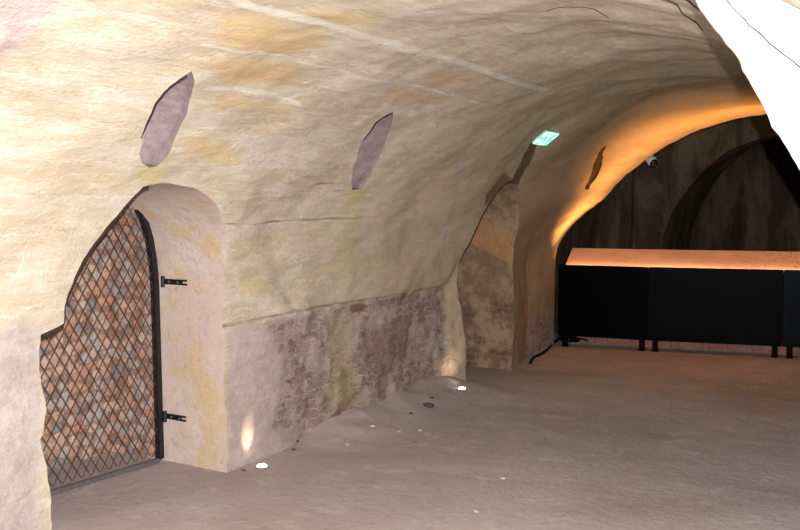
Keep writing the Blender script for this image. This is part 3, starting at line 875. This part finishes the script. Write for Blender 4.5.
for sgn in (1, -1):
    for k in range(-60, 60):
        run = []
        for j in range(0, 200):
            z = j*0.011; t = z/DH
            # expanded metal: strands bend at each knot
            ph = (t % 1.0)
            y = 3.2 + k*DW + sgn*(t*DW*0.5*2)
            y = 3.2 + k*DW + sgn*t*DW
            if inside(y, z) and 0.05 < z: run.append((SX+sgn*0.0025, y, z))
            else:
                if len(run) > 1: tube(bm, [run[0], run[-1]], 0.0025, 5)
                run = []
        if len(run) > 1: tube(bm, [run[0], run[-1]], 0.0025, 5)
o = to_obj('wire_mesh', bm, M_mesh, gate)
# hinge straps on the jamb
for (xa, ya, xb, yb) in [(156, 281, 186, 280), (159, 415, 185, 411)]:
    a = hit(xa, ya, (0, 1, 0), 4.285); b = hit(xb, yb, (0, 1, 0), 4.285); zz = a[2]
    bm = bmesh.new()
    x0, x1 = XG-0.0, b[0]
    box(bm, ((x0+x1)/2-0.02, 4.292, zz), (x1-x0)-0.04, 0.012, 0.034, 0.002)
    box(bm, (x1-0.035, 4.292, zz+0.012), 0.07, 0.010, 0.012, 0.002); box(bm, (x1-0.035, 4.292, zz-0.012), 0.07, 0.010, 0.012, 0.002)
    h = to_obj('hinge_strap', bm, M_iron, gate)
    bm = bmesh.new(); tube(bm, [(x0+0.028, 4.276, zz-0.035), (x0+0.028, 4.276, zz+0.035)], 0.013, 12)
    q = to_obj('hinge_knuckle', bm, M_iron, h)
    for fx in (0.075, 0.15):
        bm = bmesh.new(); lathe(bm, (x0+fx, 4.284, zz), (0, -1, 0), [(0.008, 0), (0.007, 0.003), (0.003, 0.005)], 10)
        to_obj('bolt', bm, M_rail, h)

# ------------------------------------------------------------------ barrier
P0 = Vector((-4.34, 10.35, 0)); P1 = Vector((-3.315, 10.50, 0)); P2 = Vector((-1.94, 10.81, 0)); P3 = Vector((-0.60, 11.12, 0))
ZB, ZT, ZR = 0.125, 0.955, 1.135
segs = [(P0, P1), (P1, P2), (P2, P3)]
labels = ['left end module of the black barrier, against the wall where the cable runs in',
          'middle module of the long black barrier across the tunnel',
          'right-hand module of the black barrier with a faint bluish sheen put into its colour, cut by the frame']
for k, (a, b) in enumerate(segs):
    d = (b-a).normalized(); n = Vector((-d.y, d.x, 0)); L = (b-a).length; mid = (a+b)/2
    t = thing('barrier_module', labels[k], 'barrier', tuple(mid+n*0.15), 'black barrier modules across the tunnel')
    g = 0.004
    bm = bmesh.new(); frame_box(bm, mid+n*0.012+Vector((0, 0, (ZB+ZT)/2)), d, n, (0, 0, 1), L-g, 0.024, ZT-ZB, 0.003)
    to_obj('front_panel', bm, M_black_sheen if k == 2 else M_black, t)
    for s in (0, 1):
        q = a+d*(0.05 if s == 0 else L-0.05)
        bm = bmesh.new()
        pr = [(0.026, ZB), (0.40, ZB), (0.40, ZR-0.03), (0.026, ZT-0.045)]
        vs = [[bm.verts.new(q+d*w+n*y+Vector((0, 0, z))) for y, z in pr] for w in (-0.012, 0.012)]
        for i in range(4): bm.faces.new((vs[0][i], vs[0][(i+1) % 4], vs[1][(i+1) % 4], vs[1][i]))
        bm.faces.new(vs[0]); bm.faces.new(vs[1][::-1])
        to_obj('side_panel', bm, M_black, t)
    bm = bmesh.new(); frame_box(bm, mid+n*0.405+Vector((0, 0, (ZB+ZR-0.03)/2)), d, n, (0, 0, 1), L-0.1, 0.012, ZR-0.03-ZB, 0.002)
    to_obj('back_panel', bm, M_black, t)
    bm = bmesh.new(); frame_box(bm, mid+n*0.21+Vector((0, 0, ZB+0.008)), d, n, (0, 0, 1), L-0.1, 0.36, 0.014, 0.002)
    to_obj('bottom_panel', bm, M_black, t)
    fx = [0.08, L-0.07]
    for f in fx:
        for ny in (0.05, 0.36):
            q = a+d*f+n*ny; zf = gnd(q.x, q.y)-0.004
            bm = bmesh.new(); frame_box(bm, q+Vector((0, 0, (ZB+zf)/2)), d, n, (0, 0, 1), 0.062, 0.05, ZB-zf, 0.004)
            box(bm, q+Vector((0, 0, zf+0.012)), 0.07, 0.07, 0.02, 0.004)
            to_obj('foot', bm, M_rubber, t)
# sloping light box along the top, one sheet per straight run
bt = thing('light_board', 'long sloping parchment-coloured board glowing warm orange along the top of the black barrier', 'display board', (P0.x+0.1, P0.y+0.1, ZT))
run = 0
bends = [P0+Vector((0.07, 0.01, 0)), P1, P2, P3]
dirs = [(bends[i+1]-bends[i]).normalized() for i in range(3)]
nrm = [Vector((-d.y, d.x, 0)) for d in dirs]
bn = [nrm[0], (nrm[0]+nrm[1]).normalized(), (nrm[1]+nrm[2]).normalized(), nrm[2]]
bm = bmesh.new(); lay = []; acc = []; s = 0
for i in range(3):
    K = 30
    for k in range(K + (1 if i == 2 else 0)):
        t = k/K; p = bends[i].lerp(bends[i+1], t); q = bn[i].lerp(bn[i+1], t).normalized()
        lay.append([(p+q*(0.03+0.37*w)+Vector((0, 0, ZT-0.02+(ZR-ZT+0.02)*w-0.0*w)), (s+t*(bends[i+1]-bends[i]).length, w*0.4)) for w in np.linspace(0, 1, 9)])
    s += (bends[i+1]-bends[i]).length
V = [[bm.verts.new(c) for c, _ in r] for r in lay]; W = [[bm.verts.new(c-Vector((0, 0, 0.012))) for c, _ in r] for r in lay]
for i in range(len(V)-1):
    for j in range(8):
        bm.faces.new((V[i][j], V[i+1][j], V[i+1][j+1], V[i][j+1])); bm.faces.new((W[i][j], W[i][j+1], W[i+1][j+1], W[i+1][j]))
    bm.faces.new((V[i][0], W[i][0], W[i+1][0], V[i+1][0])); bm.faces.new((V[i][8], V[i+1][8], W[i+1][8], W[i][8]))
for r in (0, -1):
    for j in range(8): bm.faces.new((V[r][j], V[r][j+1], W[r][j+1], W[r][j]))
uvs = [u for r in lay for _, u in r]*2
sheet = to_obj('glowing_sheet', bm, M_board, bt)
at = sheet.data.attributes.new('suv', 'FLOAT_VECTOR', 'POINT')
at.data.foreach_set('vector', np.array([(a, b, 0) for a, b in uvs]).ravel())
# strip lamps tucked behind the lip of the front panels
M_led = emis('led_strip', (1.0, 0.68, 0.38, 1), 5)
for i in range(3):
    a, b = bends[i], bends[i+1]; d, n = dirs[i], nrm[i]
    bm = bmesh.new(); frame_box(bm, (a+b)/2+n*0.031+Vector((0, 0, ZT-0.012)), d, n, (0, 0, 1), (b-a).length-0.02, 0.008, 0.006)
    o = to_obj('light_strip', bm, M_led, bt)
def area(name, p, target, sx, sy, power, colr, spread=180, xdir=None):
    l = bpy.data.lights.new(name, 'AREA'); l.shape = 'RECTANGLE'; l.size = sx; l.size_y = sy; l.energy = power; l.color = colr; l.spread = math.radians(spread)
    o = bpy.data.objects.new(name, l); C.objects.link(o)
    from mathutils import Matrix
    zax = -(Vector(target)-Vector(p)).normalized(); xax = Vector(xdir).normalized(); yax = zax.cross(xax).normalized(); xax = yax.cross(zax)
    o.matrix_world = Matrix.Translation(Vector(p)) @ Matrix((xax, yax, zax)).transposed().to_4x4()
    return o
WARM = (1.0, 0.46, 0.13)
for i in range(3):
    a, b = bends[i], bends[i+1]; d, n = dirs[i], nrm[i]; m = (a+b)/2
    q = m+n*(-0.045)+Vector((0, 0, ZT+0.0))
    # up-light rail on the room side lip
    area('board_light', m+n*0.02+Vector((0, 0, ZT+0.004)), m+n*0.25+Vector((0, 0, ZT+0.22)), (b-a).length, 0.01, 1.8*(b-a).length, (1.0, 0.66, 0.38), 170, d)
    area('vault_uplight', m+n*(-0.03)+Vector((0, 0, ZT+0.01)), m+n*(-0.75)+Vector((0, 0, ZT+1.7)), (b-a).length, 0.02, 8.5*(b-a).length, WARM, 64, d)

# ------------------------------------------------------------------ cable and its knot
cpts = [fhit(529, 364), fhit(533, 359), fhit(541, 355), fhit(548, 350), fhit(553, 344.5)]
cp = [Vector(p)+Vector((0, 0, 0.012)) for p in cpts]
cp[0] = cp[0]+Vector((0.02, -0.01, 0))
e1 = P0+Vector((0.04, -0.015, 0.10)); e2 = P0+Vector((0.12, -0.02, 0.13))
cp += [e1, e2]
def spline(p, k=6):
    out = []
    for i in range(len(p)-1):
        a, b, c, d = p[max(i-1, 0)], p[i], p[i+1], p[min(i+2, len(p)-1)]
        for j in range(k):
            t = j/k
            out.append(0.5*((2*b)+(-a+c)*t+(2*a-5*b+4*c-d)*t*t+(-a+3*b-3*c+d)*t**3))
    out.append(p[-1]); return out
bm = bmesh.new(); tube(bm, spline(cp), 0.013, 8)
base = Vector((P0.x+0.15, P0.y-0.03, 0.10))
for k in range(7):
    q = []
    for j in range(9):
        a = j/8*math.pi*1.9+k
        q.append(base+Vector((math.cos(a)*(0.07+0.02*random.random())+k*0.015-0.03, math.sin(a*1.3)*0.015, math.sin(a)*0.028+random.uniform(-0.008, 0.008))))
    tube(bm, spline(q, 4), 0.010, 6)
tube(bm, spline([base, base+Vector((0.09, -0.01, 0.0)), base+Vector((0.16, 0, 0.012)), base+Vector((0.24, -0.01, -0.004))]), 0.009, 6)
org = Vector((cp[0].x, cp[0].y, 0))
o = to_obj('power_cable', bm, M_rubber, None, org, smooth=True)
tag(o, 'black cable running from the floor to a tangle under the left barrier end', 'cable')

# ------------------------------------------------------------------ lamps in the floor
def ground_light(px, py, label, aim, power):
    P = fhit(px, py); p = Vector((P[0], P[1], gnd(P[0], P[1])))
    t = thing('ground_spotlight', label, 'light', tuple(p), 'small floor spotlights along the wall')
    bm = bmesh.new(); lathe(bm, p-Vector((0, 0, 0.03)), (0, 0, 1), [(0.030, 0), (0.034, 0.03), (0.042, 0.032), (0.042, 0.040), (0.036, 0.043), (0.030, 0.040)], 28)
    to_obj('bezel', bm, M_steel, t)
    bm = bmesh.new(); lathe(bm, p+Vector((0, 0, 0.009)), (0, 0, 1), [(0.031, 0), (0.030, 0.008), (0.020, 0.015), (0.008, 0.018)], 24)
    o = to_obj('glass', bm, M_spot, t); o['label'] = 'glowing white lens'
    l = bpy.data.lights.new('ground_spotlight_beam', 'SPOT'); l.energy = power; l.color = (1.0, 0.76, 0.54); l.spot_size = math.radians(50); l.spot_blend = 0.9; l.shadow_soft_size = 0.02
    lo = bpy.data.objects.new('ground_spotlight_beam', l); C.objects.link(lo); lo.location = p+Vector((0, 0, 0.045))
    dv = (Vector(aim)-lo.location).normalized(); lo.rotation_euler = dv.to_track_quat('-Z', 'Y').to_euler()
a1 = vhit(247, 440); a2 = vhit(448, 368)
ground_light(262, 468, 'glowing round spotlight in the floor nearest the gate', (a1[0], a1[1], a1[2]+0.02), 5)
ground_light(462, 390, 'smaller distant glowing spotlight in the floor by the second niche', (a2[0], a2[1], a2[2]+0.02), 5)

# ------------------------------------------------------------------ emergency light
E0 = vhit(545, 137); Y, u = inv(E0); x, z, nx, nz = base_pt(u); N = Vector((nx, 0, nz)); S0 = Vector(surf(Y, u))
T = Vector((0, 1, 0)); Wv = N.cross(T).normalized()
t = thing('emergency_light', 'small glowing green exit light fixed high on the vault wall', 'exit light', tuple(S0))
ax = T; ay = N.cross(ax).normalized()
bm = bmesh.new(); frame_box(bm, S0-N*0.005, ax, ay, N, 0.24, 0.13, 0.03, 0.004); to_obj('mounting_plate', bm, M_plast, t)
bm = bmesh.new(); frame_box(bm, S0+N*0.016, ax, ay, N, 0.27, 0.17, 0.016, 0.004); to_obj('housing', bm, M_plast, t)
bm = bmesh.new(); frame_box(bm, S0+N*0.030, ax, ay, N, 0.265, 0.165, 0.016, 0.005); o = to_obj('lit_panel', bm, M_sign, t); o['label'] = 'glowing green and white panel'
l = bpy.data.lights.new('emergency_light_glow', 'AREA'); l.size = 0.2; l.energy = 1.0; l.color = (0.3, 1.0, 0.6)
lo = bpy.data.objects.new('emergency_light_glow', l); C.objects.link(lo); lo.location = S0+N*0.09; lo.rotation_euler = N.to_track_quat('-Z', 'Y').to_euler()

# ------------------------------------------------------------------ security camera just inside the arch
Pc = hit(651, 160, (0, 1, 0), 10.66)
cc = Vector(Pc)
t = thing('security_camera', 'small white dome security camera hung from the arch edge', 'camera', tuple(cc+Vector((-0.05, 0, 0.05))))
axd = Vector((0.55, -0.25, -0.55)).normalized()
b0 = cc-axd*0.04
bm = bmesh.new(); lathe(bm, b0-axd*0.07, axd, [(0.035, 0), (0.035, 0.015), (0.022, 0.02), (0.022, 0.08)], 20); to_obj('mount', bm, M_plast, t, smooth=True)
bm = bmesh.new(); lathe(bm, b0, axd, [(0.035, 0), (0.052, 0.01), (0.056, 0.07), (0.05, 0.08)], 24); to_obj('camera_body', bm, M_plast, t, smooth=True)
bm = bmesh.new(); lathe(bm, b0+axd*0.078, axd, [(0.046, 0), (0.044, 0.02), (0.034, 0.038), (0.015, 0.048)], 24); o = to_obj('dome', bm, M_dglass, t, smooth=True); o['label'] = 'glossy black dome'

# ------------------------------------------------------------------ stones and crumbs on the floor
M_pd = simple('dark_pebble', col(92, 76, 70), 0.9, bump=0.003, var=0.3)
M_pl = simple('pale_pebble', col(206, 194, 188), 0.9, bump=0.003, var=0.2)
stones = [(429,407,0.045,0,'largest dark stone lying out on the floor before the brick patch','dark'),
          (432,398.5,0.02,0,'small dark chip just beyond the largest dark stone','dark'),
          (411,414,0.018,0,'small dark chip left of the largest dark stone','dark'),
          (373,427,0.028,1,'pale crumb of plaster at the foot of the slope under the green-stained brick','pale'),
          (420,431,0.022,1,'pale pebble on open floor below the largest dark stone','pale'),
          (347,445,0.018,1,'little pale crumb left on the floor between wall lamp and slope','pale'),
          (503,479,0.018,1,'bright white crumb farthest out on the open floor','pale'),
          (476,512,0.016,1,'tiny pale crumb nearest the bottom of the picture','pale'),
          (296,442,0.022,0,'dark flake by the wall foot, right of the near floor lamp','dark'),
          (294,450,0.014,0,'tiny dark flake beneath the larger flake at the wall foot','dark'),
          (244,471,0.014,0,'tiny dark chip on the floor left of the near floor lamp','dark'),
          (399,432,0.016,1,'faint pale crumb between the two larger pale crumbs','pale')]
for i, (px, py, r, kd, lab, cl) in enumerate(stones):
    P = fhit(px, py); b2 = bmesh.new(); bmesh.ops.create_icosphere(b2, subdivisions=3, radius=1)
    for v in b2.verts:
        k = 0.85*(0.8 if kd else 1)+0.35*noise.noise(v.co*1.3+Vector((i*3, 0, 0)))+0.12*noise.noise(v.co*4+Vector((i, 0, 0)))
        v.co = Vector((v.co.x*r*k*1.25, v.co.y*r*k*0.85, v.co.z*r*k*0.55))
        v.co += Vector((P[0], P[1], gnd(P[0], P[1])+r*0.3))
    o = to_obj('stone', b2, M_pl if kd else M_pd, None, (P[0], P[1], gnd(P[0], P[1])), smooth=True)
    tag(o, lab, 'stone', 'loose stones and crumbs on the floor')

# ------------------------------------------------------------------ light: the camera's flash is what lights the near passage
fl_ = bpy.data.lights.new('camera_flash', 'POINT'); fl_.energy = 1520; fl_.color = (1.0, 0.965, 0.965); fl_.shadow_soft_size = 0.008
fo = bpy.data.objects.new('camera_flash', fl_); C.objects.link(fo); fo.location = O + RT*0.018 + UP*0.10
w = bpy.data.worlds.new('world'); SC.world = w; w.use_nodes = True
w.node_tree.nodes['Background'].inputs[0].default_value = (0.5, 0.42, 0.36, 1); w.node_tree.nodes['Background'].inputs[1].default_value = 0.012
SC.view_settings.view_transform = 'Standard'; SC.view_settings.look = 'None'; SC.view_settings.exposure = 0.0; SC.view_settings.gamma = 1.0
SC.view_settings.use_curve_mapping = False
SC.cycles.max_bounces = 4; SC.cycles.diffuse_bounces = 1
